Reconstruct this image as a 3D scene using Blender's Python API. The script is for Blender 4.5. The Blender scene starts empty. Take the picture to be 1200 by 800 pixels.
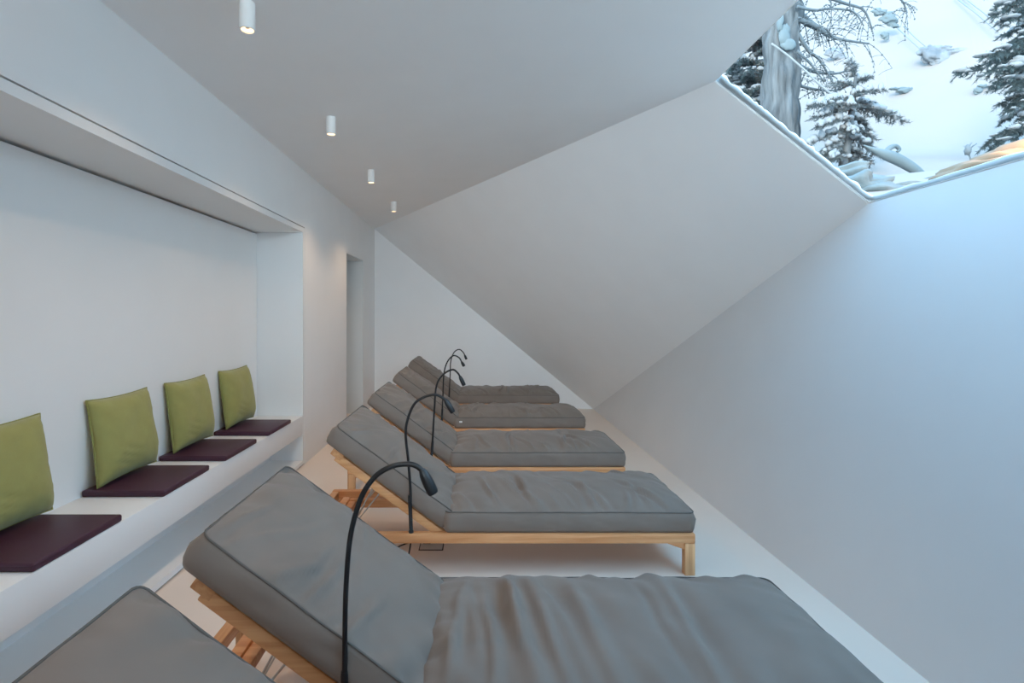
import bpy, bmesh, math, random
from mathutils import Vector, Matrix, noise

S = bpy.context.scene
COL = S.collection
PI = math.pi

# ------------------------------------------------------------------ helpers
HC = 1.38                      # eye height
VX, VY, F = 559.0, 368.0, 600.0  # principal point / focal length in pixels of the 1200x800 frame


def at(px, py, d):
    """world point that the photograph shows at (px, py) when it stands d metres deep"""
    return Vector(((px - VX) / F * d, d, HC - (py - VY) / F * d))


def tag(o, label=None, cat=None, group=None, kind=None):
    if label: o['label'] = label
    if cat: o['category'] = cat
    if group: o['group'] = group
    if kind: o['kind'] = kind
    return o


def empty(name, loc=(0, 0, 0)):
    o = bpy.data.objects.new(name, None)
    o.empty_display_size = 0.1
    COL.objects.link(o)
    o.location = loc
    return o


class MB:
    def __init__(self):
        self.bm = bmesh.new()
        self.mi = 0

    def face(self, vs, mi=None):
        try:
            f = self.bm.faces.new(vs)
        except ValueError:
            return None
        f.material_index = self.mi if mi is None else mi
        f.smooth = True
        return f

    def poly(self, pts, mi=None):
        return self.face([self.bm.verts.new(p) for p in pts], mi)

    def box(self, x0, x1, y0, y1, z0, z1, bev=0.0, M=None, seg=2):
        t = bmesh.new()
        bmesh.ops.create_cube(t, size=1.0)
        for v in t.verts:
            v.co = Vector((x0 + (v.co.x + .5) * (x1 - x0), y0 + (v.co.y + .5) * (y1 - y0), z0 + (v.co.z + .5) * (z1 - z0)))
        if bev > 0:
            bmesh.ops.bevel(t, geom=list(t.edges), offset=bev, segments=seg, profile=.5, affect='EDGES')
        self.merge(t, M)

    def prism(self, pts, axis, a, b, M=None, bev=0.0):
        """pts: outline of 2-D points; extruded along axis 'x','y' or 'z' from a to b"""
        t = bmesh.new()
        def mk(p, h):
            if axis == 'x': return (h, p[0], p[1])
            if axis == 'y': return (p[0], h, p[1])
            return (p[0], p[1], h)
        lo = [t.verts.new(mk(p, a)) for p in pts]
        hi = [t.verts.new(mk(p, b)) for p in pts]
        n = len(pts)
        t.faces.new(lo); t.faces.new(hi[::-1])
        for i in range(n):
            t.faces.new((lo[i], hi[i], hi[(i + 1) % n], lo[(i + 1) % n]))
        bmesh.ops.recalc_face_normals(t, faces=t.faces)
        if bev > 0:
            bmesh.ops.bevel(t, geom=list(t.edges), offset=bev, segments=2, profile=.5, affect='EDGES')
        self.merge(t, M)

    def merge(self, t, M=None):
        mp = {}
        for v in t.verts:
            mp[v] = self.bm.verts.new(M @ v.co if M else v.co)
        for f in t.faces:
            self.face([mp[v] for v in f.verts])
        t.free()

    def tube(self, path, rad, seg=10, cap=True, closed=False):
        path = [Vector(p) for p in path]
        n = len(path)
        if not hasattr(rad, '__len__'): rad = [rad] * n
        rings = []
        t0 = (path[1] - path[0]).normalized()
        up = Vector((0, 0, 1)) if abs(t0.z) < .9 else Vector((0, 1, 0))
        nrm = (up - t0 * up.dot(t0)).normalized()
        for i in range(n):
            if closed:
                t = (path[(i + 1) % n] - path[i - 1]).normalized()
            elif i == 0: t = t0
            elif i == n - 1: t = (path[-1] - path[-2]).normalized()
            else: t = (path[i + 1] - path[i - 1]).normalized()
            nrm = (nrm - t * nrm.dot(t))
            nrm = nrm.normalized() if nrm.length > 1e-6 else t.orthogonal().normalized()
            b = t.cross(nrm)
            rings.append([self.bm.verts.new(path[i] + (nrm * math.cos(2 * PI * k / seg) + b * math.sin(2 * PI * k / seg)) * rad[i]) for k in range(seg)])
        for i in range(n - 1 + (1 if closed else 0)):
            a, c = rings[i], rings[(i + 1) % n]
            for k in range(seg):
                self.face((a[k], a[(k + 1) % seg], c[(k + 1) % seg], c[k]))
        if cap and not closed:
            self.face(rings[0][::-1]); self.face(rings[-1])

    def lathe(self, prof, c, seg=32, axis=Vector((0, 0, 1))):
        c = Vector(c)
        q = Vector((0, 0, 1)).rotation_difference(axis)
        rings = []
        for r, z in prof:
            if r < 1e-6:
                rings.append([self.bm.verts.new(c + q @ Vector((0, 0, z)))])
            else:
                rings.append([self.bm.verts.new(c + q @ Vector((r * math.cos(2 * PI * k / seg), r * math.sin(2 * PI * k / seg), z))) for k in range(seg)])
        for a, b in zip(rings, rings[1:]):
            for k in range(seg):
                k2 = (k + 1) % seg
                if len(a) == 1 and len(b) == 1: continue
                if len(a) == 1: self.face((a[0], b[k2], b[k]))
                elif len(b) == 1: self.face((a[k], a[k2], b[0]))
                else: self.face((a[k], a[k2], b[k2], b[k]))

    def blob(self, c, rx, ry, rz, seed=0, amp=.25, nu=10, nv=7, M=None):
        c = Vector(c)
        rings = []
        for j in range(nv + 1):
            th = PI * j / nv
            row = []
            for i in range(nu if 0 < j < nv else 1):
                ph = 2 * PI * i / nu
                d = Vector((math.sin(th) * math.cos(ph), math.sin(th) * math.sin(ph), math.cos(th)))
                s = 1 + amp * noise.noise(d * 1.7 + Vector((seed * 3.1, seed * 1.7, 0)))
                p = Vector((d.x * rx, d.y * ry, d.z * rz)) * s
                row.append(self.bm.verts.new(c + (M @ p if M else p)))
            rings.append(row)
        for a, b in zip(rings, rings[1:]):
            for k in range(nu):
                k2 = (k + 1) % nu
                if len(a) == 1: self.face((a[0], b[k], b[k2]))
                elif len(b) == 1: self.face((a[k], b[0], a[k2]))
                else: self.face((a[k], b[k], b[k2], a[k2]))

    def mesh(self, name, mats, flat=False, recalc=True, angle=None):
        if recalc: bmesh.ops.recalc_face_normals(self.bm, faces=self.bm.faces)
        me = bpy.data.meshes.new(name)
        if angle is not None:
            for e in self.bm.edges:
                if len(e.link_faces) == 2 and e.calc_face_angle(0) > angle: e.smooth = False
        if flat:
            for f in self.bm.faces: f.smooth = False
        self.bm.to_mesh(me)
        self.bm.free()
        for m in (mats if isinstance(mats, (list, tuple)) else [mats]): me.materials.append(m)
        return me

    def build(self, name, mats, parent=None, flat=False, loc=None, recalc=True, angle=None):
        return link(name, self.mesh(name, mats, flat, recalc, angle), parent, loc)


def link(name, me, parent=None, loc=None):
    o = bpy.data.objects.new(name, me)
    COL.objects.link(o)
    if parent: o.parent = parent
    if loc: o.location = loc
    return o


# ------------------------------------------------------------------ materials
def s2l(c):
    return tuple((x / 255 / 12.92) if x / 255 <= .04045 else ((x / 255 + .055) / 1.055) ** 2.4 for x in c)


def mat(name, col, rough=.6, var=.04, scale=8.0, bump=0.0, bscale=200.0, stretch=(1, 1, 1), spec=.4, sheen=0.0, col2=None, coords='Object', detail=4):
    m = bpy.data.materials.new(name); m.use_nodes = True
    nt = m.node_tree; N = nt.nodes; Lk = nt.links
    b = N['Principled BSDF']
    b.inputs['Roughness'].default_value = rough
    b.inputs['Specular IOR Level'].default_value = spec
    if sheen:
        b.inputs['Sheen Weight'].default_value = sheen
        b.inputs['Sheen Roughness'].default_value = .5
    tc = N.new('ShaderNodeTexCoord'); mp = N.new('ShaderNodeMapping')
    mp.inputs['Scale'].default_value = stretch
    Lk.new(tc.outputs[coords], mp.inputs['Vector'])
    nz = N.new('ShaderNodeTexNoise'); nz.inputs['Scale'].default_value = scale; nz.inputs['Detail'].default_value = detail
    Lk.new(mp.outputs[0], nz.inputs['Vector'])
    rp = N.new('ShaderNodeValToRGB')
    c1 = tuple(max(0, x * (1 - var)) for x in col); c2 = col2 or tuple(min(1, x * (1 + var)) for x in col)
    rp.color_ramp.elements[0].position = .3; rp.color_ramp.elements[1].position = .7
    rp.color_ramp.elements[0].color = (*c1, 1); rp.color_ramp.elements[1].color = (*c2, 1)
    Lk.new(nz.outputs['Fac'], rp.inputs['Fac']); Lk.new(rp.outputs['Color'], b.inputs['Base Color'])
    if bump:
        n2 = N.new('ShaderNodeTexNoise'); n2.inputs['Scale'].default_value = bscale; n2.inputs['Detail'].default_value = 3
        Lk.new(mp.outputs[0], n2.inputs['Vector'])
        bp = N.new('ShaderNodeBump'); bp.inputs['Strength'].default_value = bump; bp.inputs['Distance'].default_value = .002
        Lk.new(n2.outputs['Fac'], bp.inputs['Height']); Lk.new(bp.outputs['Normal'], b.inputs['Normal'])
    return m


def wood(name, c1, c2, axis='x'):
    m = bpy.data.materials.new(name); m.use_nodes = True
    nt = m.node_tree; N = nt.nodes; Lk = nt.links; b = N['Principled BSDF']
    b.inputs['Roughness'].default_value = .5
    tc = N.new('ShaderNodeTexCoord'); mp = N.new('ShaderNodeMapping')
    mp.inputs['Scale'].default_value = {'x': (1.2, 22, 22), 'y': (22, 1.2, 22), 'z': (22, 22, 1.2)}[axis]
    Lk.new(tc.outputs['Object'], mp.inputs['Vector'])
    nz = N.new('ShaderNodeTexNoise'); nz.inputs['Scale'].default_value = 2.2; nz.inputs['Detail'].default_value = 6; nz.inputs['Distortion'].default_value = .6
    Lk.new(mp.outputs[0], nz.inputs['Vector'])
    rp = N.new('ShaderNodeValToRGB'); rp.color_ramp.elements[0].position = .35; rp.color_ramp.elements[1].position = .65
    rp.color_ramp.elements[0].color = (*c1, 1); rp.color_ramp.elements[1].color = (*c2, 1)
    Lk.new(nz.outputs['Fac'], rp.inputs['Fac']); Lk.new(rp.outputs['Color'], b.inputs['Base Color'])
    return m


def emis(name, col, strength):
    m = bpy.data.materials.new(name); m.use_nodes = True
    b = m.node_tree.nodes['Principled BSDF']
    b.inputs['Base Color'].default_value = (*col, 1)
    b.inputs['Emission Color'].default_value = (*col, 1)
    b.inputs['Emission Strength'].default_value = strength
    return m


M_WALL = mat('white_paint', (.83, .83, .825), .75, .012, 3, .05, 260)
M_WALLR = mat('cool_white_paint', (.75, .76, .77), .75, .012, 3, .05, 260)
M_CEIL = mat('ceiling_paint', (.86, .87, .875), .8, .012, 3, .05, 260)
M_FLOOR = mat('poured_floor', (.82, .705, .61), .38, .02, 2.0, .03, 420, spec=.35)
M_NEAR = mat('dark_near_wall', (.14, .125, .11), .8, .03, 4, .05, 200)  # unseen wall, kept dark to cut light bounced onto the cushion sides
M_LACQ = mat('white_lacquer', (.80, .81, .81), .45, .01, 3)
M_GAP = mat('shadow_gap', (.05, .05, .045), .9, .05, 6)
M_DOOR = mat('door_paint', (.66, .68, .68), .6, .02, 4)
M_FAB = mat('taupe_fabric', (.185, .153, .130), .72, .07, 5, .25, 900, spec=.25, sheen=.12)
def crumple(m, scale, strength, dist):
    # soft creases in the cloth on top of its weave
    nt = m.node_tree; N = nt.nodes; Lk = nt.links; b = N['Principled BSDF']
    old = b.inputs['Normal'].links[0].from_node
    tc = N.new('ShaderNodeTexCoord'); nz = N.new('ShaderNodeTexNoise')
    nz.inputs['Scale'].default_value = scale; nz.inputs['Detail'].default_value = 1.5; nz.inputs['Distortion'].default_value = .7
    Lk.new(tc.outputs['Object'], nz.inputs['Vector'])
    bp = N.new('ShaderNodeBump'); bp.inputs['Strength'].default_value = strength; bp.inputs['Distance'].default_value = dist
    Lk.new(nz.outputs['Fac'], bp.inputs['Height']); Lk.new(old.outputs['Normal'], bp.inputs['Normal']); Lk.new(bp.outputs['Normal'], b.inputs['Normal'])


crumple(M_FAB, 3.6, .32, .04)
M_PIPE = mat('taupe_piping', (.095, .085, .076), .75, .1, 40)
M_WOOD = wood('oiled_larch', s2l((196, 132, 82)), s2l((220, 162, 112)), 'x')
M_WOODU = wood('oiled_larch_slope', s2l((196, 138, 88)), s2l((218, 166, 116)), 'x')
M_WOODY = wood('oiled_larch_cross', s2l((192, 134, 86)), s2l((216, 164, 114)), 'y')
M_WOODZ = wood('oiled_larch_upright', s2l((200, 146, 98)), s2l((226, 178, 130)), 'z')
M_STEEL = mat('steel_rod', (.5, .48, .45), .35, .05, 20)
M_STEEL.node_tree.nodes['Principled BSDF'].inputs['Metallic'].default_value = .9
M_BLACK = mat('black_rubber', (.004, .0045, .006), .5, .1, 30)
M_BLACK2 = mat('black_plastic', (.006, .007, .009), .42, .1, 30)
M_GREEN = mat('olive_fabric', s2l((150, 147, 86)), .85, .06, 14, .25, 700, spec=.2, sheen=.2)
crumple(M_GREEN, 5, .25, .02)
M_GPIPE = mat('olive_seam', s2l((140, 140, 76)), .85, .06, 30)
M_PURPLE = mat('aubergine_vinyl', s2l((62, 32, 50)), .5, .04, 6, .1, 500, spec=.35)
M_SPOT = mat('white_metal', (.82, .82, .80), .4, .02, 8)
M_TAGW = mat('white_label', (.8, .8, .78), .7, .02, 8)
M_GLOW = emis('warm_lens', (1.0, .66, .36), 1.9)
M_OUT = mat('outlet_cover', (.58, .52, .47), .5, .03, 8)
# outside
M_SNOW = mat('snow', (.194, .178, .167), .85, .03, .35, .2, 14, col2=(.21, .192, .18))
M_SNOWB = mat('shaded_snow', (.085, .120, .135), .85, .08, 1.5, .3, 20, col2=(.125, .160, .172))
M_RIDGE = mat('ridge_snow', (.55, .57, .58), .85, .06, 6, .3, 30)
M_BARK = mat('larch_bark', (.016, .024, .03), .9, .3, 11, 1.0, 40, stretch=(1, 1, .12), col2=(.105, .118, .126), detail=6)
M_WARM = mat('glow_tinted_snow', (.125, .10, .07), .85, .06, 3, .3, 20)  # part of the warm lamp glow is put into this snow's colour
M_LOAD = mat('snow_on_boughs', (.20, .22, .235), .85, .05, 3, .2, 20)
M_TWIG = mat('twig_bark', (.075, .095, .108), .9, .2, 20)
M_NEED = mat('spruce_needles', (.024, .050, .057), .8, .3, 6, col2=(.052, .082, .088))
M_NEED2 = mat('frosted_needles', (.04, .058, .066), .8, .3, 6, col2=(.09, .108, .115))
M_ROCK = mat('snowy_rock', (.09, .115, .14), .9, .2, 3, .4, 8, col2=(.22, .24, .26))
M_CABLE = mat('hill_cable', (.18, .21, .23), .8, .1, 3)
M_WEED = mat('dry_weed', (.09, .115, .13), .9, .1, 9)

# glass: a thin pane
M_GLASS = bpy.data.materials.new('clear_glass'); M_GLASS.use_nodes = True
_nt = M_GLASS.node_tree; _N = _nt.nodes; _N.clear()
_o = _N.new('ShaderNodeOutputMaterial'); _mx = _N.new('ShaderNodeMixShader')
_t = _N.new('ShaderNodeBsdfTransparent'); _g = _N.new('ShaderNodeBsdfGlossy'); _g.inputs['Roughness'].default_value = .0
_t.inputs['Color'].default_value = (.965, .985, .99, 1)
_f = _N.new('ShaderNodeFresnel'); _f.inputs['IOR'].default_value = 1.45
_nt.links.new(_f.outputs[0], _mx.inputs[0]); _nt.links.new(_t.outputs[0], _mx.inputs[1]); _nt.links.new(_g.outputs[0], _mx.inputs[2])
_nt.links.new(_mx.outputs[0], _o.inputs['Surface'])

# ------------------------------------------------------------------ the room
XL = -1.587                      # wall on the bench side
XR = 1.70                        # foot of the leaning wall
ZC = 2.699                       # flat part of the ceiling
YN = -3.0                        # wall behind the viewpoint
F0 = Vector((XL, 7.93, 0)); F1 = Vector((XL, 7.93, ZC))
F2 = at(695.5, 479.2, HC * F / (479.2 - VY)); F2.z = 0
Q = at(837, 95.5, (ZC - HC) * F / (VY - 95.5))
nB = (F2 - F1).cross(Q - F1)
dP = Vector(((1017.5 - VX) / F, 1, -(238.5 - VY) / F)); eye = Vector((0, 0, HC))
P = eye + dP * ((F1 - eye).dot(nB) / dP.dot(nB))
YS = -.6                        # near end of the skylight
R0 = Vector((XR, YN, 0)); QN = Vector((Q.x, YN, ZC)); PN = Vector((P.x, YN, P.z))
QS = Vector((Q.x, YS, ZC)); PS = Vector((P.x, YS, P.z))
print('P', P, 'Q', Q, 'F2', F2)


def struct(name, mb, m, flat=True, parent=None, label=None):
    o = mb.build(name, m, parent, flat=flat, recalc=False)
    if not parent: tag(o, label=label, kind='structure')
    return o


def slab(name, pts, m, th, label=None):
    """a flat polygon with thickness th grown away from the room (normal of pts points into the room)"""
    mb = MB(); pts = [Vector(p) for p in pts]
    n = (pts[1] - pts[0]).cross(pts[2] - pts[0]).normalized()
    fr = [mb.bm.verts.new(p) for p in pts]; bk = [mb.bm.verts.new(p - n * th) for p in pts]
    mb.face(fr); mb.face(bk[::-1]); k = len(pts)
    for i in range(k): mb.face((fr[i], bk[i], bk[(i + 1) % k], fr[(i + 1) % k]))
    return struct(name, mb, m, label=label)


slab('floor', [(-2.2, YN - .1, 0), R0 + Vector((.25, -.1, 0)), F2 + Vector((.25, .2, 0)), F0 + Vector((-.6, .2, 0))], M_FLOOR, .1, 'pale poured floor under the loungers')
slab('ceiling', [QN, F1 + Vector((0, YN - F1.y, 0)), F1, Q], M_CEIL, .03, 'flat white ceiling carrying the spotlights')
slab('ceiling_near', [QN, QS, PS, PN], M_CEIL, .03, 'white sloping ceiling behind the skylight')
slab('wall_slanted', [F1, F2, P, Q], M_CEIL, .03, 'sloping white soffit folding down from the ceiling to the far wall')
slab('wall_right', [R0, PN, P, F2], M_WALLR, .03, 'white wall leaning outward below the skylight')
slab('wall_far', [F0, F2, F1], M_WALL, .03, 'triangular white far wall')
slab('wall_near', [(XL, YN, 0), (XL, YN, ZC), QN, PN, R0], M_NEAR, .03, 'dark wall behind the loungers row')

# wall on the bench side, with the seating niche and the doorway cut out
NY0, NY1 = -1.2, 4.72            # niche opening along y
NZ1 = 2.178
DY0, DY1, DZ1 = 6.22, 7.13, 2.130
w = MB(); T = .10
w.box(XL - T, XL, YN, NY0, 0, ZC)
w.box(XL - T, XL, NY0, NY1, NZ1, ZC)
w.box(XL - T, XL, NY1, DY0, 0, ZC)
w.box(XL - T, XL, DY0, DY1, DZ1, ZC)
w.box(XL - T, XL, DY1, 7.93, 0, ZC)
struct('wall_left', w, M_WALL, label='long white wall with the seating niche and the doorway')

# niche lining: a white box let into the wall with a thin shadow gap all round
XB = -2.006
g = .008; lip = .044
ly0, ly1, lz1 = NY0 + g, NY1 - g, NZ1 - g
n_ = MB()
n_.box(XB - .06, XL, ly0, ly1, lz1 - lip, lz1)                       # head
n_.box(XB - .06, XL, ly1 - lip, ly1, .012, lz1 - lip)                # jambs
n_.box(XB - .06, XL, ly0, ly0 + lip, .012, lz1 - lip)
n_.box(XB - .06, XL, ly0 + lip, ly1 - lip, .012, .045)               # foot
n_.box(XB - .06, XB, ly0 + lip, ly1 - lip, .43, lz1 - lip - .016)    # back panel
n_.box(-1.93, -1.885, ly0 + lip, ly1 - lip, .045, .285)              # panel under the bench
struct('trim_1', n_, M_LACQ, label='white lacquered box lining of the seating niche')
gp = MB()
gp.box(XL - .10, XL - .03, NY0, NY1, NZ1 - g, NZ1)
gp.box(XL - .10, XL - .03, NY1 - g, NY1, 0, NZ1 - g)
gp.box(XB - .065, XB - .045, ly0 + lip, ly1 - lip, lz1 - lip - .02, lz1 - lip)
gp.box(XL - .10, XL - .012, NY0, NY1, 0, .012)
struct('trim_2', gp, M_GAP, label='dark shadow gap round the seating niche')

bench = empty('wall_bench', ((XL + XB) / 2, 1.7, .285))
tag(bench, 'long white built-in bench shelf inside the wall niche, carrying purple seat pads', 'bench')
bo = Vector(bench.location)
b_ = MB(); b_.box(XB - bo.x + .0005, XL - bo.x, ly0 + lip - bo.y + .001, ly1 - lip - bo.y - .001, 0, .17, .003)
b_.build('seat_board', M_LACQ, bench, angle=.5)

# doorway: deep reveal with a closed leaf at the back
d_ = MB(); dx = XL - .34
d_.box(dx, XL - .0, DY0, DY0 + .012, 0, DZ1)
d_.box(dx, XL - .0, DY1 - .012, DY1, 0, DZ1)
d_.box(dx, XL - .0, DY0 + .012, DY1 - .012, DZ1 - .012, DZ1)
struct('trim_3', d_, M_DOOR, label='grey-white lining of the narrow doorway')
dd = MB(); dd.box(dx - .04, dx, DY0, DY1, .005, DZ1, .002)
door = struct('door_1', dd, M_DOOR, label='closed pale door set back in the doorway')
hd = MB(); hd.tube([(dx, DY0 + .1, 1.02), (dx + .05, DY0 + .1, 1.02), (dx + .055, DY0 + .14, 1.02), (dx + .055, DY0 + .22, 1.02)], .009, 10)
hd.build('handle', M_STEEL, door)

# skylight: pane plus a slim steel edge
nW = (P - Q).cross(Vector((0, 1, 0))).normalized()
if nW.z < 0: nW = -nW
sk = MB()
for a, b in ((Q, P), (P, PS), (PS, QS), (QS, Q)):
    dirv = (b - a).normalized(); side = nW.cross(dirv) * .012
    sk.tube([a + nW * .006, b + nW * .006], .004, 6)
fr = sk.build('window_1', M_SPOT); tag(fr, 'large sloping skylight looking onto the snowy hillside', kind='structure')
pn = MB(); o_ = nW * .012
pn.poly([Q + o_, P + o_, PS + o_, QS + o_])
pn.build('pane', M_GLASS, fr, flat=True, recalc=False)

# ------------------------------------------------------------------ ceiling spotlights
def spotlight(px, py_top, label):
    d = (ZC - HC) * F / (VY - py_top)
    x = (px - VX) / F * d
    o = empty('ceiling_spotlight', (x, d, ZC))
    tag(o, label, 'spotlight', 'white cylinder spotlights in a row on the ceiling')
    h = MB(); h.lathe([(0, 0), (.0315, 0), (.0315, -.1135), (.0300, -.115), (.0265, -.115), (.0255, -.105), (0, -.105)], (0, 0, 0), 40)
    h.build('housing', M_SPOT, o, recalc=True, angle=.6)
    l = MB(); l.lathe([(0, -.1045), (.018, -.1055), (.0235, -.1085), (.0245, -.1095), (.0245, -.1046), (0, -.1040)], (0, 0, 0), 32)
    l.build('lens', M_GLOW, o)
    spot(Vector((x, d, ZC - .125)), 12)
    return o


def spot(p, e):
    li = bpy.data.lights.new('spot_beam', 'SPOT'); li.energy = e; li.color = (1.0, .68, .42)
    li.spot_size = math.radians(128); li.spot_blend = .75; li.shadow_soft_size = .02
    lo = bpy.data.objects.new('spot_beam', li); COL.objects.link(lo); lo.location = p


spotlight(290, 4, 'white cylinder ceiling spotlight, largest of the row, high above the bench niche')
spotlight(388, 137.5, 'white cylinder ceiling spotlight, second in the row from the largest')
spotlight(435, 199.5, 'small white cylinder ceiling spotlight, second in the row from the far wall')
spotlight(461.5, 236.5, 'smallest white cylinder ceiling spotlight, last of the row beside the sloping soffit')
spot(Vector((-.97, .9, ZC - .125)), 12); spot(Vector((-.97, -.37, ZC - .125)), 12)

# ------------------------------------------------------------------ cushions
def sm(a, b, t):
    t = max(0, min(1, (t - a) / (b - a))); return t * t * (3 - 2 * t)


def cushion(L, W, T, crown, seed, folds=8, step=.016, nz=6, rc=.028, bulge=.011, fold_amp=.008, fold_u=(.0, .75), long_folds=0, transverse=False):
    """soft box cushion with seam, puff, folds and puckers; returns (MB, ring of the top seam)"""
    rnd = random.Random(seed)
    nx = max(8, int(L / step)); ny = max(8, int(W / step))
    lines = []
    for k in range(folds):
        x0 = L * rnd.uniform(*fold_u)
        if transverse:
            lines.append((x0, rnd.uniform(-.25, .1), rnd.uniform(.3, .8) * W, rnd.uniform(.25, .5), rnd.choice((1, 1, -1)) * fold_amp * rnd.uniform(.5, 1.2), rnd.uniform(.016, .036)))
        else:
            lines.append((x0, rnd.uniform(-.7, .3), rnd.choice((rnd.uniform(0, .25), rnd.uniform(0, 1))) * W, rnd.uniform(.08, .22), rnd.choice((1, 1, -1)) * fold_amp * rnd.uniform(.4, 1.1), rnd.uniform(.008, .02)))
    so = Vector((seed * 7.3, seed * 2.9, seed * 1.3))

    def height(x, y):
        ex = min(x, L - x); ey = min(y, W - y)
        e = min(ex, ey)
        puff = (1 - math.exp(-max(ex, 0) / .055)) * (1 - math.exp(-max(ey, 0) / .055))
        z = crown * puff * (.75 + .25 * (1 - (2 * y / W - 1) ** 2))
        z += .014 * puff * noise.noise(Vector((x * 3.0, y * 3.6, 0)) + so)
        z += .013 * puff * noise.noise(Vector((x * 8.0 + y * 2, y * 4, 3)) + so)
        for (x0, tl, yc, ln, am, wd) in lines:
            xx = x - x0 - tl * (y - yc) - .02 * noise.noise(Vector((y * 6, x0 * 9, 1)) + so)
            g_ = math.exp(-(xx / wd) ** 2) - .55 * math.exp(-((xx - 1.6 * wd) / (1.3 * wd)) ** 2)
            z += am * g_ * math.exp(-((y - yc) / ln) ** 2) * ((.04 + .96 * sm(0, .24, W - y)) * (.3 + .7 * puff) if transverse else (.12 + .88 * puff))
        # puckers drawn in along the seams
        dec = math.exp(-ey / .07) * sm(0, .02, ey)
        z += .034 * dec * noise.noise(Vector((x * 13 + y * 4, y * 3, 7)) + so)
        dec = math.exp(-ex / .07) * sm(0, .02, ex)
        z += .034 * dec * noise.noise(Vector((x * 3, y * 13 + x * 4, 9)) + so)
        return z

    def plan(x, y):
        ax = rc - x if x < rc else (-(x - (L - rc)) if x > L - rc else 0)
        ay = rc - y if y < rc else (-(y - (W - rc)) if y > W - rc else 0)
        if ax and ay:
            h = math.hypot(ax, ay); k = max(abs(ax), abs(ay)) / h
            cx = rc if ax > 0 else L - rc; cy = rc if ay > 0 else W - rc
            return cx - ax * k, cy - ay * k, Vector((-ax, -ay, 0)).normalized()
        nvec = Vector((0, 0, 0))
        if x <= 1e-6: nvec = Vector((-1, 0, 0))
        elif x >= L - 1e-6: nvec = Vector((1, 0, 0))
        elif y <= 1e-6: nvec = Vector((0, -1, 0))
        elif y >= W - 1e-6: nvec = Vector((0, 1, 0))
        return x, y, nvec

    mb = MB(); V = {}

    def vert(i, j, k):
        key = (i, j, k)
        if key in V: return V[key]
        x, y = L * i / nx, W * j / ny
        X, Y, nv = plan(x, y)
        border = i in (0, nx) or j in (0, ny)
        if border:
            t = k / nz
            out = bulge * math.sin(PI * t) ** .7
            s = x + y * 1.7
            out += .008 * math.sin(PI * t) * noise.noise(Vector((s * 11 + t * 3, t * 1.5, 5)) + so)
            z = T * t + .004 * noise.noise(Vector((s * 5, 4, 0)) + so) * t
            p = Vector((X, Y, z)) + nv * out
        elif k == nz:
            p = Vector((X, Y, T + height(x, y)))
        else:
            p = Vector((X, Y, 0))
        V[key] = mb.bm.verts.new(p)
        return V[key]

    for i in range(nx):
        for j in range(ny):
            mb.face((vert(i, j, nz), vert(i + 1, j, nz), vert(i + 1, j + 1, nz), vert(i, j + 1, nz)))
            mb.face((vert(i, j, 0), vert(i, j + 1, 0), vert(i + 1, j + 1, 0), vert(i + 1, j, 0)))
    for k in range(nz):
        for i in range(nx):
            mb.face((vert(i, 0, k), vert(i + 1, 0, k), vert(i + 1, 0, k + 1), vert(i, 0, k + 1)))
            mb.face((vert(i + 1, ny, k), vert(i, ny, k), vert(i, ny, k + 1), vert(i + 1, ny, k + 1)))
        for j in range(ny):
            mb.face((vert(0, j + 1, k), vert(0, j, k), vert(0, j, k + 1), vert(0, j + 1, k + 1)))
            mb.face((vert(nx, j, k), vert(nx, j + 1, k), vert(nx, j + 1, k + 1), vert(nx, j, k + 1)))
    ringk = [(i, 0) for i in range(nx)] + [(nx, j) for j in range(ny)] + [(i, ny) for i in range(nx, 0, -1)] + [(0, j) for j in range(ny, 0, -1)]
    ring = [V[(i, j, nz)].co.copy() for i, j in ringk]
    return mb, ring


def xform(mb, M):
    for v in mb.bm.verts: v.co = M @ v.co


# ------------------------------------------------------------------ sun loungers
ANG = math.radians(36.5); ca, sa = math.cos(ANG), math.sin(ANG)
OX, OZ = -.153, .194
# backrest frame of reference: u up the backrest, y across, n out of it
MBK = Matrix(((-ca, 0, sa, OX), (0, 1, 0, 0), (sa, 0, ca, OZ), (0, 0, 0, 1)))
LW = .70
X0, X1 = -.95, 1.152
ZR0, ZR1 = .170, .220
shared = {}


def piece(name, key, fn, m, parent):
    if key not in shared:
        mb = MB(); fn(mb); shared[key] = mb.mesh(name, m, angle=.6)
    return link(name, shared[key], parent)


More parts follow.
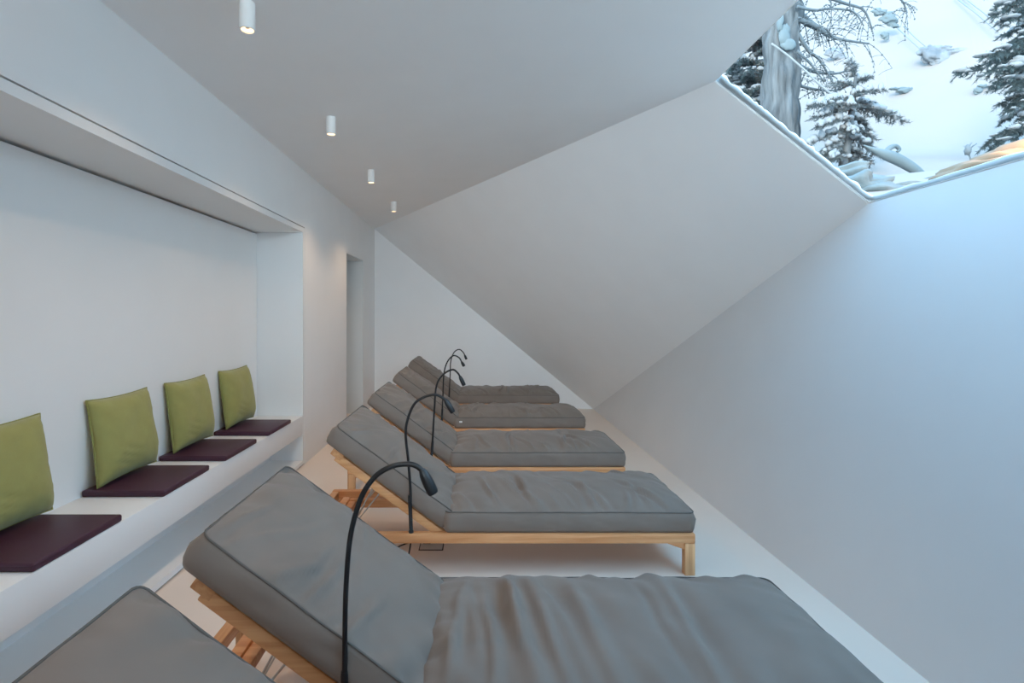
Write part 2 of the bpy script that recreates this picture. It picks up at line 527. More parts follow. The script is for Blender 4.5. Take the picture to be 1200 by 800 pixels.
def lounger(dx, d, label, seed, seat_kw, back_kw, care=False, full=True):
    o = empty('sun_lounger', (dx, d, 0))
    tag(o, label, 'lounger', 'wooden sun loungers with taupe cushions in a row')
    bv = .004
    for y0 in (0, LW - .045):
        piece('side_rail', 'rail%g' % y0, lambda mb: mb.box(X0, X1, y0, y0 + .045, ZR0, ZR1, bv), M_WOOD, o)
    for xx in (X0, X1 - .045):
        piece('end_beam', 'beam%g' % xx, lambda mb: mb.box(xx, xx + .045, .0455, LW - .0455, ZR0, ZR1 - .002, bv), M_WOODY, o)
    for xx, yy in ((X0, 0), (X0, LW - .045), (X1 - .055, 0), (X1 - .055, LW - .045)):
        piece('leg', 'leg%g_%g' % (xx, yy), lambda mb: mb.box(xx, xx + .055, yy, yy + .045, 0, ZR0 - .0005, bv), M_WOODZ, o)
        sx = 1 if xx < 0 else -1; ex = xx + .055 if sx > 0 else xx
        ym = yy + .0225
        piece('corner_brace', 'brace%g_%g' % (xx, yy), lambda mb: mb.prism([(ex, ZR0 - .001), (ex + sx * .095, ZR0 - .001), (ex, ZR0 - .035)], 'y', ym - .014, ym + .014, bev=.002), M_WOOD, o)

    def slats(mb):
        for k in range(11):
            xs = -.13 + k * .115
            mb.box(xs, xs + .07, .046, LW - .046, ZR1 - .02, ZR1 - .001, .002)
    piece('slatted_base', 'slats', slats, M_WOODY, o)

    def prop(mb):
        mb.box(-.80, -.28, .50, .545, ZR0, ZR1, bv)
        mb.box(-.845, -.80, .335, .545, ZR0, ZR1 + .004, bv)
        mb.box(-.80, -.755, .335, .50, ZR0 + .004, ZR1 - .006, bv)
    piece('prop_rack', 'prop', prop, M_WOOD, o)

    def rod(mb):
        for off, xb in ((0, -.54), (.045, -.505)):
            pts = []
            for yy in (.105, LW - .105):
                u = (OX - (xb + off * .2)) / ca
                top = MBK @ Vector((u, yy, -.02))
                bot = Vector((top.x - .15 - off, yy, ZR0 + .02))
                pts.append((top, bot))
            mb.tube([pts[0][0], pts[0][1]], .0035, 8)
            mb.tube([pts[1][0], pts[1][1]], .0035, 8)
            if off == 0: mb.tube([pts[0][1], pts[1][1]], .0035, 8)
    piece('prop_rod', 'rod', rod, M_STEEL, o)
    # backrest
    for y0 in (.050, LW - .090):
        piece('backrest_rail', 'brail%g' % y0, lambda mb: mb.box(.0, .735, y0, y0 + .040, -.045, 0, bv, MBK), M_WOODU, o)
    def bslats(mb):
        mb.box(.705, .772, .048, LW - .048, -.028, .012, bv, MBK)
        for k in range(5):
            mb.box(.08 + k * .12, .15 + k * .12, .066, LW - .066, .0005, .012, .002, MBK)
    piece('backrest_slats', 'bslats', bslats, M_WOODY, o)
    mb, ring = cushion(.785, LW - .068, .104, .042, seed * 2 + 1, **back_kw)
    M = MBK @ Matrix.Translation((.045, .036, .014))
    xform(mb, M); bc = mb.build('backrest_cushion', M_FAB, o)
    pp = MB(); pp.tube([M @ p for p in ring], .0034, 6, closed=True); pp.build('piping', M_PIPE, bc)
    mb, ring = cushion(1.325, LW - .03, .107, .062, seed * 2, **seat_kw)
    M = Matrix.Translation((-.170, .015, ZR1 + .002))
    xform(mb, M); sc = mb.build('seat_cushion', M_FAB, o)
    pp = MB(); pp.tube([M @ p for p in ring], .0034, 6, closed=True); pp.build('piping', M_PIPE, sc)
    if care:
        tg = MB(); tg.box(-.125, -.095, -.0085, -.0055, ZR1 + .062, ZR1 + .078, .0004)
        tag(tg.build('care_tag', M_TAGW, sc), 'small white care tag')
    return o


NEARS = [.468, 1.356, 2.700, 3.870, 5.190, 6.62]
SB = dict(folds=26, fold_u=(.0, .85), fold_amp=.020, step=.012)
BB = dict(folds=11, fold_u=(.05, .95), fold_amp=.017, step=.012)
lounger(.0, NEARS[0], 'taupe-cushioned wooden lounger showing only its raised backrest, below the front purple pad', 3,
        dict(SB, step=.03), dict(BB, folds=5))
lounger(.0, NEARS[1], 'big taupe-cushioned wooden lounger with deep creases across its seat, beside the tallest lamp', 5,
        dict(folds=14, fold_u=(.03, .66), fold_amp=.018, step=.0115, transverse=True), dict(folds=13, fold_u=(.25, 1.0), fold_amp=.014, step=.0115))
lounger(.0, NEARS[2], 'taupe-cushioned wooden lounger over the floor outlet, one wooden leg in full view', 8, SB, BB)
lounger(-.03, NEARS[3], 'taupe-cushioned wooden lounger, third from the far wall', 11, SB, BB)
lounger(-.055, NEARS[4], 'taupe-cushioned wooden lounger, second from the far wall, small white tag on its seat', 14, SB, BB, care=True)
lounger(-.09, NEARS[5], 'dark taupe-cushioned wooden lounger standing closest to the triangular far wall', 17, SB, BB)

# ------------------------------------------------------------------ reading lamps (black goosenecks clipped to the side rails)
def smooth_path(pts, n=8):
    out = []
    P_ = [pts[0]] + pts + [pts[-1]]
    for i in range(1, len(P_) - 2):
        a, b, c, e = P_[i - 1], P_[i], P_[i + 1], P_[i + 2]
        for k in range(n):
            t = k / n
            out.append(.5 * ((2 * b) + (c - a) * t + (2 * a - 5 * b + 4 * c - e) * t * t + (3 * b - a - 3 * c + e) * t ** 3))
    out.append(pts[-1]); return out


def lamp(k, base_x, bend, tip, label):
    """bend: outline of the neck in pixels of the photograph, laid flat at the depth of the rail; tip: end of the head"""
    d = NEARS[k] + .021
    base = Vector((base_x, d, ZR1))
    o = empty('reading_lamp', base); tag(o, label, 'lamp', 'black gooseneck reading lamps on the loungers')
    pts = [base + Vector((0, 0, .012))] + [at(px, py, d) for px, py in bend]
    # keep the joint between sleeve and neck upright
    sp = [p - base for p in smooth_path(pts, 10)]
    m = MB(); m.lathe([(0, 0), (.0135, 0), (.0135, .010), (.0105, .014), (.0100, .19), (.0085, .20), (0, .20)], (0, 0, 0), 20,
                      (sp[10] - sp[0]).normalized() if k > 1 else Vector((0, 0, 1)))
    m.build('sleeve', M_BLACK2, o, angle=.7)
    m = MB(); m.tube(sp, .0072, 12); m.build('gooseneck', M_BLACK, o)
    end = sp[-1]; tp = at(*tip, d) - base; ax = (tp - end); L = ax.length; ax.normalize()
    m = MB(); m.lathe([(0, -.004), (.0082, -.004), (.0105, .002), (.0135, .010), (.0150, .022), (.0158, L * .6), (.0154, L - .006), (.0135, L), (.010, L - .003), (0, L - .003)], end, 24, ax)
    hd_ = m.build('lamp_head', M_BLACK2, o, angle=.7)
    return o


lamp(1, -.357, [(403.5, 800), (404, 760), (405, 700), (408.5, 645), (414, 612), (425, 579), (441, 557), (460, 546), (478, 543.5), (488, 546), (495, 551.5)], (508, 578),
     'black gooseneck reading lamp, thickest and tallest in view, on the big front lounger')
lamp(2, -.350, [(481, 600), (481, 575), (478.5, 540), (475.5, 510), (477.5, 492), (485, 474), (495, 466), (507, 462.3), (515, 463.8), (522, 468.5)], (531, 483),
     'black gooseneck reading lamp on the lounger that stands over the floor outlet')
lamp(3, -.352, [(507, 515), (509, 480), (511.5, 452), (519, 439), (530, 433), (536, 436.5), (539, 441)], (544, 451.5),
     'black gooseneck reading lamp on the third lounger from the far wall')
lamp(4, -.362, [(519, 465), (520, 440), (522.5, 428), (526.5, 420.5), (532, 416.5), (538, 419), (541, 424)], (544, 429),
     'black gooseneck reading lamp on the second lounger from the far wall')
lamp(5, -.368, [(527.5, 440), (528, 425), (530.5, 415.5), (534.5, 410.5), (539, 409.5), (543, 413), (544.5, 416)], (546.7, 421),
     'thinnest black gooseneck reading lamp, topmost arch, on the lounger closest to the far wall')

# floor outlet and cable
ot = empty('floor_outlet', (-.27, 3.05, 0)); tag(ot, 'square flush floor outlet with a dark rim under a lounger', 'outlet')
m = MB(); m.box(-.072, .072, -.06, .06, 0.0003, .003, .0008); m.build('rim', M_BLACK2, ot)
m = MB(); m.box(-.066, .066, -.054, .054, .003, .0045, .0008); m.build('cover', M_OUT, ot)
m = MB(); m.box(-.055, -.005, .01, .045, .0045, .028, .005); m.build('plug', M_BLACK2, ot)
cb = MB()
cb.tube(smooth_path([Vector(p) for p in ((-.325, 3.078, .016), (-.40, 3.07, .012), (-.47, 3.02, .006), (-.50, 2.94, .006), (-.46, 2.85, .006), (-.40, 2.79, .01), (-.37, 2.765, .08), (-.353, 2.735, .168))], 8), .0045, 8)
tag(cb.build('power_cable', M_BLACK), 'thin black cable running from the floor outlet up to a lounger rail', 'cable')

# ------------------------------------------------------------------ bench pads and pillows
def pad(y0, y1, x0, x1, label, rz=0):
    o_z = .4552
    cx, cy = (x0 + x1) / 2, (y0 + y1) / 2
    m = MB(); m.box(x0 - cx, x1 - cx, y0 - cy, y1 - cy, 0, .033, .009, seg=3)
    o = m.build('seat_pad', M_PURPLE, loc=(cx, cy, o_z), angle=1.2); o.rotation_euler.z = rz
    tag(o, label, 'seat pad', 'purple seat pads on the bench')
    sm_ = MB(); hx, hy = (x1 - x0) / 2, (y1 - y0) / 2
    ringp = []
    for (sx, sy, a0) in ((1, 1, 0), (-1, 1, 90), (-1, -1, 180), (1, -1, 270)):
        for q in range(4):
            a = math.radians(a0 + q * 30)
            ringp.append(Vector((sx * (hx - .012) + .0125 * math.cos(a), sy * (hy - .012) + .0125 * math.sin(a), .024)))
    sm_.tube(ringp, .0016, 6, closed=True); sm_.build('seam', M_PURPLE, o)
    return o


pad(1.830, 2.290, -2.000, XL + .002, 'purple seat pad under the green pillow that the picture edge cuts off')
pad(2.585, 3.035, -2.000, XL + .004, 'purple seat pad under the biggest complete green pillow', .01)
pad(3.215, 3.670, -2.000, XL + .010, 'purple seat pad between the second pad and the last pad by the niche end')
pad(3.885, 4.345, -2.000, XL + .010, 'purple seat pad at the far end of the bench by the niche end wall')


def pillow(yc, size, seed, label, tilt=7.5, xb=-1.932, roll=0, yaw=0):
    """square scatter pillow standing on a pad and leaning back against the niche"""
    N_ = 30; H = size - .03; Wd = size
    rnd = random.Random(seed); so = Vector((seed * 5.1, seed * 3.3, 0))
    mb = MB(); V = {}
    def vv(i, j, s):
        if i in (0, N_) or j in (0, N_): s = 0
        if (i, j, s) in V: return V[(i, j, s)]
        a = 2 * i / N_ - 1; b = 2 * j / N_ - 1
        a = math.copysign(abs(a) ** .85, a); b = math.copysign(abs(b) ** .85, b)
        x = a * (1 - .055 * (1 - b * b) ** 1.0); z = b * (1 - .055 * (1 - a * a))
        th = ((1 - a ** 4) * (1 - b ** 4)) ** .55
        t = .074 * th
        t += .010 * th * noise.noise(Vector((a * 1.6, b * 1.6, s * 2)) + so)
        edge = math.exp(-(1 - abs(a)) / .12) + math.exp(-(1 - abs(b)) / .12)
        t += .014 * min(1, edge) * th * noise.noise(Vector((a * 7, b * 7, s)) + so)
        if s > 0:   # belly sags toward the bottom; a couple of soft creases
            t += .012 * math.exp(-((b + .45) / .4) ** 2) * th
            for c in range(3):
                bx = -.55 + .15 * c; bz = -.62 + .13 * c
                t -= .013 * math.exp(-(((b - bz) + .35 * (a - bx)) / .05) ** 2 - ((a - bx) / .28) ** 2) * th
        V[(i, j, s)] = mb.bm.verts.new((t * (1 if s > 0 else -.6) if s else 0, x * Wd / 2, z * H / 2))
        return V[(i, j, s)]
    for s in (1, -1):
        for i in range(N_):
            for j in range(N_):
                mb.face((vv(i, j, s), vv(i + 1, j, s), vv(i + 1, j + 1, s), vv(i, j + 1, s)))
    rk = [(i, 0) for i in range(N_)] + [(N_, j) for j in range(N_)] + [(i, N_) for i in range(N_, 0, -1)] + [(0, j) for j in range(N_, 0, -1)]
    ring = [V[(i, j, 0)].co.copy() for i, j in rk]
    M = Matrix.Translation((xb, yc, .489 + .004)) @ Matrix.Rotation(yaw, 4, 'Z') @ Matrix.Rotation(math.radians(-tilt), 4, 'Y') @ Matrix.Rotation(roll, 4, 'X') @ Matrix.Translation((0, 0, H / 2))
    base = Vector((xb, yc, .489))
    o = empty('pillow', base); tag(o, label, 'pillow', 'green pillows on the bench')
    M2 = Matrix.Translation(-base) @ M
    xform(mb, M2); c_ = mb.build('cover', M_GREEN, o)
    sp = MB(); sp.tube([M2 @ p for p in ring], .0035, 6, closed=True); sp.build('seam', M_GPIPE, c_)
    return o


pillow(2.095, .47, 1, 'olive green pillow on the front purple pad, cut off by the picture edge')
pillow(2.845, .48, 2, 'olive green pillow, biggest that shows whole, on the second purple pad')
pillow(3.50, .48, 3, 'olive green pillow on the third purple pad, between the biggest and the smallest whole pillow')
pillow(4.185, .48, 4, 'smallest olive green pillow, at the far end of the bench by the niche end wall')

# ------------------------------------------------------------------ outside: snowy hillside
G0 = Vector((P.x + .12, P.y + .10, 0))
tv = Vector((.55, .835, 0)); sv = Vector((.835, -.55, 0))


KNOLLS = []                     # snow heaped round the feet of the trees


def ground(t, s):
    z = ground0(t, s); q = G0 + tv * t + sv * s
    for b, dz in KNOLLS: z += dz * math.exp(-((q.x - b.x) ** 2 + (q.y - b.y) ** 2) / 1.3)
    return z


def ground0(t, s):
    z = P.z - .06 + .27 * t
    if s < 0: z += min(-s, 3) * .42 * sm(0, 1.2, t + .35) + max(0, -s - 3) * .1
    z += .62 * max(0, t - 9) * sm(9, 14, t)
    p = Vector((t * .35, s * .35, 0))
    z += (.10 * noise.noise(p * 2) + .25 * noise.noise(p * .7)) * sm(.4, 5, t)
    return z


def roof_z(x, y):
    return F1.z - (nB.x * (x - F1.x) + nB.y * (y - F1.y)) / nB.z


def gpt(t, s):
    p = G0 + tv * t + sv * s; p.z = ground(t, s)
    if p.y > P.y - .2 and p.x < P.x + 1.0: p.z = max(p.z, min(roof_z(p.x, p.y), ZC) + .03 + .12 * sm(0, 2, t))
    return p


def ground_at(x, y):
    v = Vector((x, y, 0)) - G0
    return ground(v.dot(tv), v.dot(sv))


for b in (at(911, 172, 8.5), at(880, 160, 10.2), at(985, 200, 8.0), at(1234, 190, 8.4)):
    v = Vector((b.x, b.y, 0)) - G0; dz = b.z - ground(v.dot(tv), v.dot(sv))
    print('knoll', b, dz)
    KNOLLS.append((b, dz))
hs = MB(); ts = [0, .1, .25, .4, .6, .8] + [1 + .25 * i for i in range(46)] + [13 + 2.5 * i for i in range(26)]
ss = [-30, -24, -18, -13, -9, -7] + [-5.5 + .25 * i for i in range(60)] + [10, 12, 15, 19, 24, 30, 40]
grid = [[hs.bm.verts.new(gpt(t, s)) if (G0 + tv * t + sv * s).x > -40 else None for s in ss] for t in ts]
for i in range(len(ts) - 1):
    for j in range(len(ss) - 1):
        p = (G0 + tv * (ts[i] + ts[i + 1]) / 2 + sv * (ss[j] + ss[j + 1]) / 2)
        if p.y < P.y + .05 and p.x < P.x + .05: continue
        if p.x < Q.x - .5 and p.y < 9.5: continue
        hs.face((grid[i][j], grid[i + 1][j], grid[i + 1][j + 1], grid[i][j + 1]))
tag(hs.build('snow_hill', M_SNOW), 'steep white snow-covered hillside outside the skylight', kind='structure')

# snow lying along the two lower edges of the skylight, outside the pane
def snow_strip(name, a, b, label, w=.09, h=.05, seed=0, inner=0.0):
    m = MB(); n = 60; rows = []
    dirv = (b - a).normalized(); inw = nW.cross(dirv)
    mid = (Q + P + PN + QN) / 4
    if inw.dot(mid - a) < 0: inw = -inw
    for i in range(n + 1):
        p = a.lerp(b, i / n); q = p
        k = 1 + .7 * noise.noise(Vector((i * .35, seed, 0))) + .4 * noise.noise(Vector((i * .9, seed, 5)))
        row = []
        for c in range(9):
            a_ = PI * c / 8
            row.append(m.bm.verts.new(p + nW * (.018 + h * k * math.sin(a_)) + inw * (inner - w * 1.4 + (w * (.6 + .4 * k) + w * 1.4) * (1 - math.cos(a_)) / 2)))
        rows.append(row)
    for i in range(n):
        for c in range(8): m.face((rows[i][c], rows[i + 1][c], rows[i + 1][c + 1], rows[i][c + 1]))
        m.face((rows[i][8], rows[i + 1][8], rows[i + 1][0], rows[i][0]))
    m.face(rows[0]); m.face(rows[-1])
    return tag(m.build(name, M_RIDGE), label, 'snow')


snow_strip('snow_ridge', Q + Vector((0, -.02, 0)), P, 'thin ridge of bluish snow along the slanting skylight edge', .030, .020, 1)
snow_strip('snow_ridge', P + Vector((0, -.0, 0)), P + Vector((0, -3.4, 0)), 'thin ridge of bluish snow along the lower skylight edge', .024, .018, 2)


def spine(p0, dirv, L, droop, n=9, curl=.0, wob=.0, rnd=random):
    pts = [p0.copy()]; d = dirv.normalized()
    for i in range(n):
        d = (d + Vector((0, 0, -droop / n + curl * (i / n) / n)) + Vector((rnd.uniform(-1, 1), rnd.uniform(-1, 1), rnd.uniform(-1, 1))) * wob).normalized()
        pts.append(pts[-1] + d * L / n)
    return pts


def needles(m, a, b, ln, dens, rnd, width=.006):
    ax = b - a; L = ax.length; ax.normalize()
    o1 = ax.orthogonal().normalized(); o2 = ax.cross(o1)
    for k in range(max(2, int(L * dens))):
        p = a.lerp(b, rnd.random()); th = rnd.uniform(0, 2 * PI)
        r = o1 * math.cos(th) + o2 * math.sin(th)
        dr = (ax * rnd.uniform(.4, 1) + r).normalized() * ln * rnd.uniform(.6, 1.2)
        s = ax.cross(r) * width * .5
        m.poly([p - s, p + s, p + dr])


def bough(W_, N_, SN, p0, dirv, L, droop, rnd, r0=.02, twig=.3, curl=.3, nl=.05, dens=130, snow=.5, tn=9, snow_r=.06, nw=.008, hang=.25):
    sp = spine(p0, dirv, L, droop, tn, curl, .05, rnd)
    W_.tube(sp, [r0 * (1 - .85 * i / tn) for i in range(tn + 1)], 5)
    for i in range(1, tn + 1):
        needles(N_, sp[i - 1], sp[i], nl, dens, rnd, nw)
        dd = (sp[i] - sp[i - 1]).normalized(); side = dd.cross(Vector((0, 0, 1))).normalized()
        for sgn in (-1, 1):
            if rnd.random() < .12: continue
            l2 = twig * L * (1 - .75 * i / tn) * rnd.uniform(.6, 1.2) + .05
            d2 = (dd * .8 + side * sgn * .8 + Vector((0, 0, rnd.uniform(-hang, .05)))).normalized()
            tw = spine(sp[i].lerp(sp[i - 1], rnd.random()), d2, l2, .35, 4, .1, .08, rnd)
            W_.tube(tw, [.006, .005, .004, .003, .002], 4)
            for a, b in zip(tw, tw[1:]): needles(N_, a, b, nl * .85, dens, rnd, nw)
            if SN is not None and rnd.random() < snow * .6:
                SN.blob(tw[2] + Vector((0, 0, .02)), l2 * .35, l2 * .3, snow_r * .5, rnd.random() * 50, .5, 7, 5)
        if SN is not None and rnd.random() < snow:
            q = sp[i].lerp(sp[i - 1], .5)
            SN.blob(q + Vector((0, 0, snow_r * .5)), L / tn * rnd.uniform(.6, 1.1), L / tn * rnd.uniform(.5, .9), snow_r * rnd.uniform(.5, 1.1), rnd.random() * 50, .5, 8, 5)


# big larch: thick furrowed trunk, bare drooping limbs
DT = 8.5
tb = at(911, 172, DT); tt = at(926, -210, DT)
root = empty('larch_tree', tb); tag(root, 'tall larch with a thick furrowed trunk and bare hanging twigs on the snowy hill', 'tree')
m = MB(); nr, ns = 90, 48; rows = []
for i in range(nr + 1):
    t = i / nr; c = tb.lerp(tt, t) - tb + Vector((0, 0, -.5 * (1 - t) ** 6))
    r = .255 * (1 - .18 * t) + .10 * math.exp(-t / .05)
    row = []
    for k in range(ns):
        a = 2 * PI * k / ns
        q = Vector((math.cos(a), math.sin(a), 0))
        ridge = abs(noise.noise(Vector((q.x * 8, q.y * 8, t * 11)))) * .13 + .018 * noise.noise(Vector((q.x * 8, q.y * 8, t * 22)))
        row.append(m.bm.verts.new(c + q * (r + ridge - .02)))
    rows.append(row)
for i in range(nr):
    for k in range(ns): m.face((rows[i][k], rows[i][(k + 1) % ns], rows[i + 1][(k + 1) % ns], rows[i + 1][k]))
m.build('trunk', M_BARK, root)
m = MB(); rnd = random.Random(5)
for (px, py, rx, rz) in ((914, 26, .05, .17), (919, 42, .09, .16), (924, 52, .11, .10), (921, 36, .06, .10)):
    m.blob(at(px, py, DT - .27) - tb, rx, .05, rz, px, .35, 14, 10)
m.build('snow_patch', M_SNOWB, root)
limbs = [[(934, 16), (946, 26), (958, 33), (970, 42)], [(932, 22), (955, 30), (972, 42), (990, 47), (1018, 51)], [(934, 8), (955, 12), (975, 10), (1000, 14), (1012, 30)],
         [(934, 76), (955, 84), (980, 86), (1000, 80)], [(934, -5), (965, -4), (990, 4), (1012, 12), (1022, 34)], [(1040, -60), (1050, -10), (1058, 2), (1063, 15)],
         [(936, 100), (952, 104), (972, 106), (986, 104)], [(935, 40), (948, 60), (960, 70), (975, 95)], [(934, 60), (950, 75), (965, 95)]]
for k, lm in enumerate(limbs):
    b_ = MB(); pts = smooth_path([at(px, py, DT - .1 - .1 * (k % 3) + .05 * i) - tb for i, (px, py) in enumerate(lm)], 6)
    r0 = (.075, .04, .022, .03, .03, .02, .022, .03, .02)[k]
    b_.tube(pts, [r0 * (1 - .8 * i / len(pts)) + .004 for i in range(len(pts))], 7)
    for q in range(3, len(pts)):
        for _ in range((3, 3, 3, 2, 4, 2, 2, 2, 3)[k]):
            if rnd.random() < .72: continue
            tw = spine(pts[q], Vector((rnd.uniform(-.8, .8), rnd.uniform(-.5, .5), rnd.uniform(-.7, .5))), rnd.uniform(.2, .62), 1.3, 6, 0, .09, rnd)
            b_.tube(tw, [.0065, .006, .005, .0045, .004, .0035, .003], 4)
            for p in tw[1:]:
                if rnd.random() < .7: b_.blob(p, .014, .014, .016, rnd.random() * 9, .3, 5, 3)
                if rnd.random() < .3:
                    t2 = spine(p, Vector((rnd.uniform(-1, 1), rnd.uniform(-.5, .5), rnd.uniform(-.4, .4))), rnd.uniform(.08, .25), .8, 3, 0, .1, rnd)
                    b_.tube(t2, [.005, .004, .0035, .003], 3)
    b_.build('branch', M_TWIG, root)
# snow-laden thin stem leaning across the trunk
m = MB(); m.tube(smooth_path([at(x, y, DT - .55) for x, y in ((904, 51), (922, 64), (944, 83), (965, 103), (1003, 130))], 6), .014, 7)
tag(m.build('leaning_stem', M_LOAD), 'thin snow-covered stem leaning across the thick larch trunk', 'branch')

# dense fir at the slanting edge, behind the trunk
def fir(name, base, top, boughs, label, mneed, seed, snow=.5, trunk_r=.08, r_len=1.0, **kw):
    rnd = random.Random(seed)
    rt = empty(name, base); tag(rt, label, 'tree')
    W_, N_, SN = MB(), MB(), MB()
    T_ = MB(); T_.tube(smooth_path([Vector((0, 0, -.25)), (top - base) * .5 + Vector((.03, 0, 0)), top - base], 6), [trunk_r * (1 - .8 * i / 12) for i in range(13)], 8)
    for (p, d, L) in boughs(rnd):
        bough(W_, N_, SN, p - base, d, L, rnd=rnd, snow=snow, **kw)
    T_.build('trunk', M_BARK, rt); W_.build('boughs', M_TWIG, rt); N_.build('needles', mneed, rt)
    if len(SN.bm.verts): tag(SN.build('snow_load', M_LOAD, rt), kind='stuff')
    return rt


def b1(rnd):
    out = []
    for k in range(80):
        px = 868 + rnd.uniform(-14, 14); py = 40 + k * 1.6
        d = Vector((rnd.choice((-1, 1)) * rnd.uniform(.2, 1), rnd.uniform(-1, .3), rnd.uniform(-.05, .3)))
        out.append((at(px, py, 10.2), d, rnd.uniform(.5, 1.0)))
    return out
g_ = at(880, 160, 10.2)
fir('fir_tree', g_, at(886, -40, 10.2), b1, 'dark green snowy fir behind the thick larch trunk at the slanting skylight edge', M_NEED, 21, .55, .09,
    droop=.6, nl=.075, dens=170, snow_r=.06, nw=.014)

# small gnarled conifer heaped with snow
def b2(rnd):
    L = []
    spec = [(1001, 100, -.8, .3, .5), (1003, 95, .7, .45, .45), (1003, 92, -.3, .8, .35), (1000, 118, 1, .12, 1.0), (1000, 124, .95, -.05, 1.15), (997, 116, -1, .1, .8), (996, 128, -1, .0, .9), (995, 134, .9, -.1, .8),
            (993, 140, -1, -.05, .95), (991, 146, .85, -.15, .75), (990, 152, -.9, -.1, .8), (988, 160, -.8, -.25, .6), (988, 168, .7, -.15, .55), (990, 172, .9, -.25, .75), (986, 178, -.8, -.2, .5), (988, 182, .7, -.5, .6), (990, 150, 1, -.3, .9), (989, 158, 1, -.5, .9), (986, 172, -1, -.1, .7), (985, 184, -1, -.1, .6), (995, 126, -1, .25, .95),
            (998, 112, .3, .1, .6), (996, 122, -.4, -.1, .6), (993, 136, .3, 0, .7), (992, 150, -.2, -.1, .6)]
    for px, py, dx_, dz_, ln in spec:
        L.append((at(px, py, 8.0), Vector((dx_, rnd.uniform(-.6, .4), dz_)), ln * rnd.uniform(.65, .85)))
    return L
fir('pine_sapling', at(985, 198, 8.0), at(1003, 88, 8.0), b2, 'small gnarled conifer heaped with snow, right of the larch trunk', M_NEED2, 33, .5, .085,
    droop=.7, nl=.075, dens=230, snow_r=.075, nw=.012, curl=.6)

# spruce at the picture edge reaching in with layered boughs
def b3(rnd):
    L = []
    for py, tipx in ((-12, 1165), (8, 1175), (14, 1163), (26, 1168), (40, 1172), (62, 1140), (70, 1160), (84, 1138), (92, 1170), (105, 1172), (118, 1168), (126, 1175), (140, 1172), (160, 1142), (150, 1178)):
        for rep in range(2):
            p = at(1232 + rnd.uniform(-6, 6), py - 24 + rep * 5, 8.4)
            tip = at(tipx + rep * 14, py + 6 + rep * 6, 8.4 - rnd.uniform(-.3, .7)); d = tip - p
            L.append((p, d.normalized() + Vector((0, 0, .22)), d.length * 1.0))
    return L
fir('spruce_tree', at(1234, 190, 8.4), at(1232, -160, 8.4), b3, 'dark spruce whose layered boughs reach in above the lower skylight edge', M_NEED, 41, .25, .13,
    droop=.5, nl=.075, dens=260, snow_r=.045, nw=.013, twig=.26, hang=.7, tn=11)

# rock outcrops and drifts on the hill
def hit(px, py):
    d = 4.0
    while d < 90:
        p = at(px, py, d)
        if p.z < ground_at(p.x, p.y): return d
        d += .05
    return 90


def rocks(spec, name, m_, label, seed, th=.5):
    rnd = random.Random(seed); m = MB()
    c0 = None
    for (px, py, d, rx, rz) in spec:
        c = at(px, py, d); c0 = c0 or c
        m.blob(c - c0, rx, th * rx, rz, rnd.random() * 60, .7, 20, 14)
    o = m.build(name, m_, loc=c0); tag(o, label, 'rock'); return o


def rock_at(pts, m_, label, seed, th=.6):
    d0 = hit(pts[0][0], pts[0][1]); k = d0 / F
    rocks([(px, py, d0 - .1, w_ * k, h_ * k) for px, py, w_, h_ in pts], 'rock_outcrop', m_, label, seed, th)


rock_at([(1104, 66, 12, 9), (1092, 64, 12, 9), (1083, 61, 8, 5), (1112, 74, 8, 7), (1122, 61, 13, 4), (1106, 57, 10, 4), (1098, 72, 8, 5)], M_ROCK, 'blue-grey rock outcrop in the middle of the bright snow slope', 3, .3)
rock_at([(978, 62, 10, 6), (986, 67, 7, 4)], M_ROCK, 'blue-grey rock patch close behind the hanging larch twigs', 4, .3)
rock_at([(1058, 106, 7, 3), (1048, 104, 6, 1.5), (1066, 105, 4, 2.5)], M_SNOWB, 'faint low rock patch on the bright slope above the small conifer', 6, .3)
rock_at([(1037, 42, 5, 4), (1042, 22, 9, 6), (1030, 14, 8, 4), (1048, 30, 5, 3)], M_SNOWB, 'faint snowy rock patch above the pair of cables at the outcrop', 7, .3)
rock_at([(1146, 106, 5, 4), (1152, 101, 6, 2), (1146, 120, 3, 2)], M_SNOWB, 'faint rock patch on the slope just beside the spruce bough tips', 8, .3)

# cables over the hill
for (pts, lab) in (([(1052, 33), (1068, 48), (1082, 60)], 'pair of thin cables above the blue-grey rock outcrop'),
                   ([(1118, -4), (1146, 17), (1168, 36)], 'pair of thin cables near the spruce boughs')):
    m = MB()
    for off in (0, 7):
        m.tube([at(x + off, y - off * .3, hit(x, y) - .3) for x, y in pts], .014, 6)
    tag(m.build('hill_cable', M_CABLE), lab, 'cable')

# curled snow drift beside the small conifer
m = MB()
m.tube(smooth_path([at(x, y, 7.2) for x, y in ((1012, 170), (1030, 178), (1050, 186), (1068, 196), (1082, 207), (1092, 222))], 8), [.006 + (.024 + .045 * math.sin(PI * min(1, (i + 8) / 46))) * sm(-1, 14, i) for i in range(41)], 12)
m.tube(smooth_path([at(x, y, 7.2) for x, y in ((1036, 181), (1042, 174), (1049, 171), (1054, 175), (1051, 178))], 6), [.045 - .0012 * i for i in range(25)], 8)
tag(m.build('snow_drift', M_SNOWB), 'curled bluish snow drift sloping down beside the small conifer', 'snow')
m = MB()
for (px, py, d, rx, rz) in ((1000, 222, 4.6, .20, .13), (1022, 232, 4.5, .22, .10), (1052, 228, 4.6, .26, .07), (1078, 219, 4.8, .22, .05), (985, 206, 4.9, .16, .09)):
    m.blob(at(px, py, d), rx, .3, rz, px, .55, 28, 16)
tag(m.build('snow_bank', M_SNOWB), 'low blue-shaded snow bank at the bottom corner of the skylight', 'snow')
m = MB()
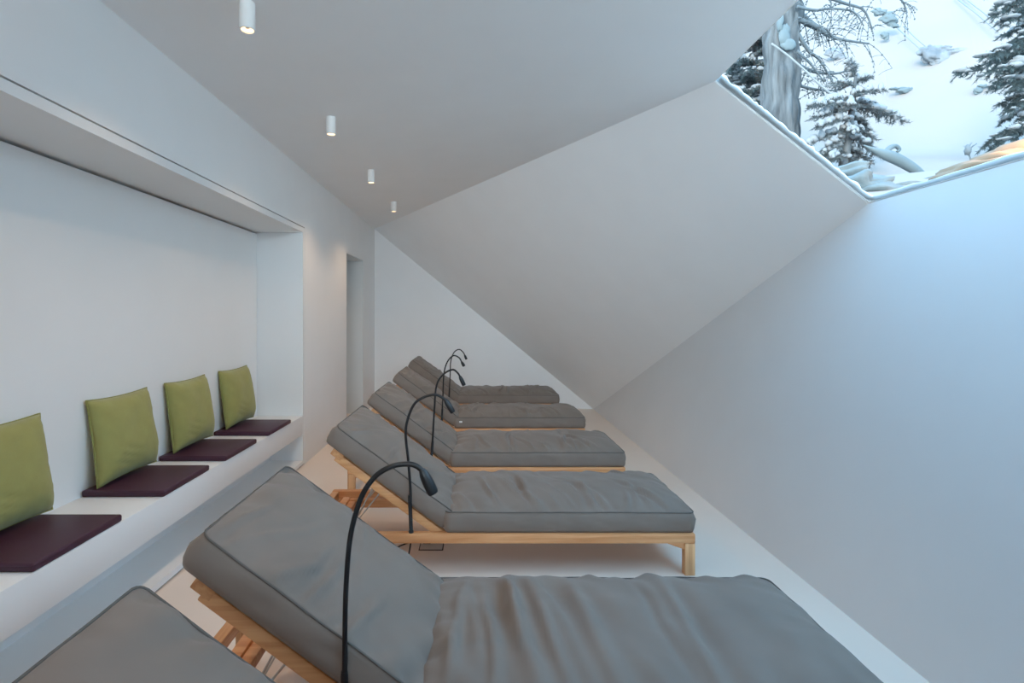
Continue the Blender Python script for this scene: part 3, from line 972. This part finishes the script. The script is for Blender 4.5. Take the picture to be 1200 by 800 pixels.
for (px, py, d, rx, rz) in ((1140, 203, 4.0, .22, .07), (1172, 194, 4.0, .25, .10), (1204, 185, 4.0, .28, .13), (1240, 176, 4.0, .3, .15)):
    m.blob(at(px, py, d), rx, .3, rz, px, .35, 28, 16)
tag(m.build('snow_bank', M_WARM), 'low snow bank, tinted warm and lit orange by a lamp, under the spruce boughs', 'snow')
# dry seed head
m = MB(); rnd = random.Random(9)
a, b = at(1139, 192, 5.0), at(1134, 176, 5.0)
m.tube([a, a.lerp(b, .5), b], .006, 6); m.blob(b, .03, .03, .05, 2, .5, 10, 8)
for k in range(8): m.tube([b, b + Vector((rnd.uniform(-.06, .06), rnd.uniform(-.05, .05), rnd.uniform(0, .1)))], .003, 4)
tag(m.build('dry_weed', M_WEED), 'single dry seed head poking out of the snow above the lower skylight edge', 'plant')

# warm lantern light grazing the snow near the lower edge
wl = bpy.data.lights.new('warm_glow', 'POINT'); wl.energy = 22; wl.color = (1, .42, .06); wl.shadow_soft_size = .1
wo = bpy.data.objects.new('warm_glow', wl); COL.objects.link(wo); wo.location = at(1222, 140, 3.62)

# ------------------------------------------------------------------ light
W = bpy.data.worlds.new('sky'); S.world = W; W.use_nodes = True
nt = W.node_tree; bg = nt.nodes['Background']
tc = nt.nodes.new('ShaderNodeTexCoord'); sx = nt.nodes.new('ShaderNodeSeparateXYZ'); rp = nt.nodes.new('ShaderNodeValToRGB')
nt.links.new(tc.outputs['Generated'], sx.inputs[0]); nt.links.new(sx.outputs['Z'], rp.inputs[0])
rp.color_ramp.elements[0].position = .0; rp.color_ramp.elements[0].color = (.66, .87, 1.0, 1)
rp.color_ramp.elements[1].position = .9; rp.color_ramp.elements[1].color = (.27, .62, 1.0, 1)
nt.links.new(rp.outputs[0], bg.inputs['Color']); bg.inputs['Strength'].default_value = 3.9

al = bpy.data.lights.new('added_room_fill', 'AREA'); al.shape = 'RECTANGLE'; al.size = 1.8; al.size_y = .5; al.energy = 10.5; al.color = (.76, .90, 1.0)  # added fill lamp, no window here; lifts the soffit and far wall
al.spread = math.radians(46)
ao = bpy.data.objects.new('added_room_fill', al); COL.objects.link(ao); ao.location = (.0, YN + .15, 2.35)
ao.rotation_euler = (Vector((.5, 7.0, 1.55)) - ao.location).to_track_quat('-Z', 'Y').to_euler()

su = bpy.data.lights.new('hill_fill_sun', 'SUN'); su.energy = 3.3; su.color = (1.0, .84, .62); su.angle = math.radians(25)  # added sun under an overcast sky, whitens the hill and misses the skylight
so_ = bpy.data.objects.new('hill_fill_sun', su); COL.objects.link(so_)
so_.rotation_euler = Vector((.6, .7, -.38)).to_track_quat('-Z', 'Y').to_euler(); so_.location = (-4, -6, 8)

# ------------------------------------------------------------------ camera
cam = bpy.data.cameras.new('camera'); co = bpy.data.objects.new('camera', cam); COL.objects.link(co)
co.location = (0, 0, HC); co.rotation_euler = (PI / 2, 0, 0)
cam.sensor_fit = 'HORIZONTAL'; cam.sensor_width = 36; cam.lens = F / 1200 * 36
cam.shift_x = (600 - VX) / 1200; cam.shift_y = -(400 - VY) / 1200
cam.clip_start = .02; cam.clip_end = 300
S.camera = co

S.view_settings.view_transform = 'Standard'
S.view_settings.look = 'None'
S.view_settings.exposure = .74
S.view_settings.gamma = 1.06
S.cycles.use_denoising = True
S.cycles.max_bounces = 14; S.cycles.diffuse_bounces = 10; S.cycles.transparent_max_bounces = 16
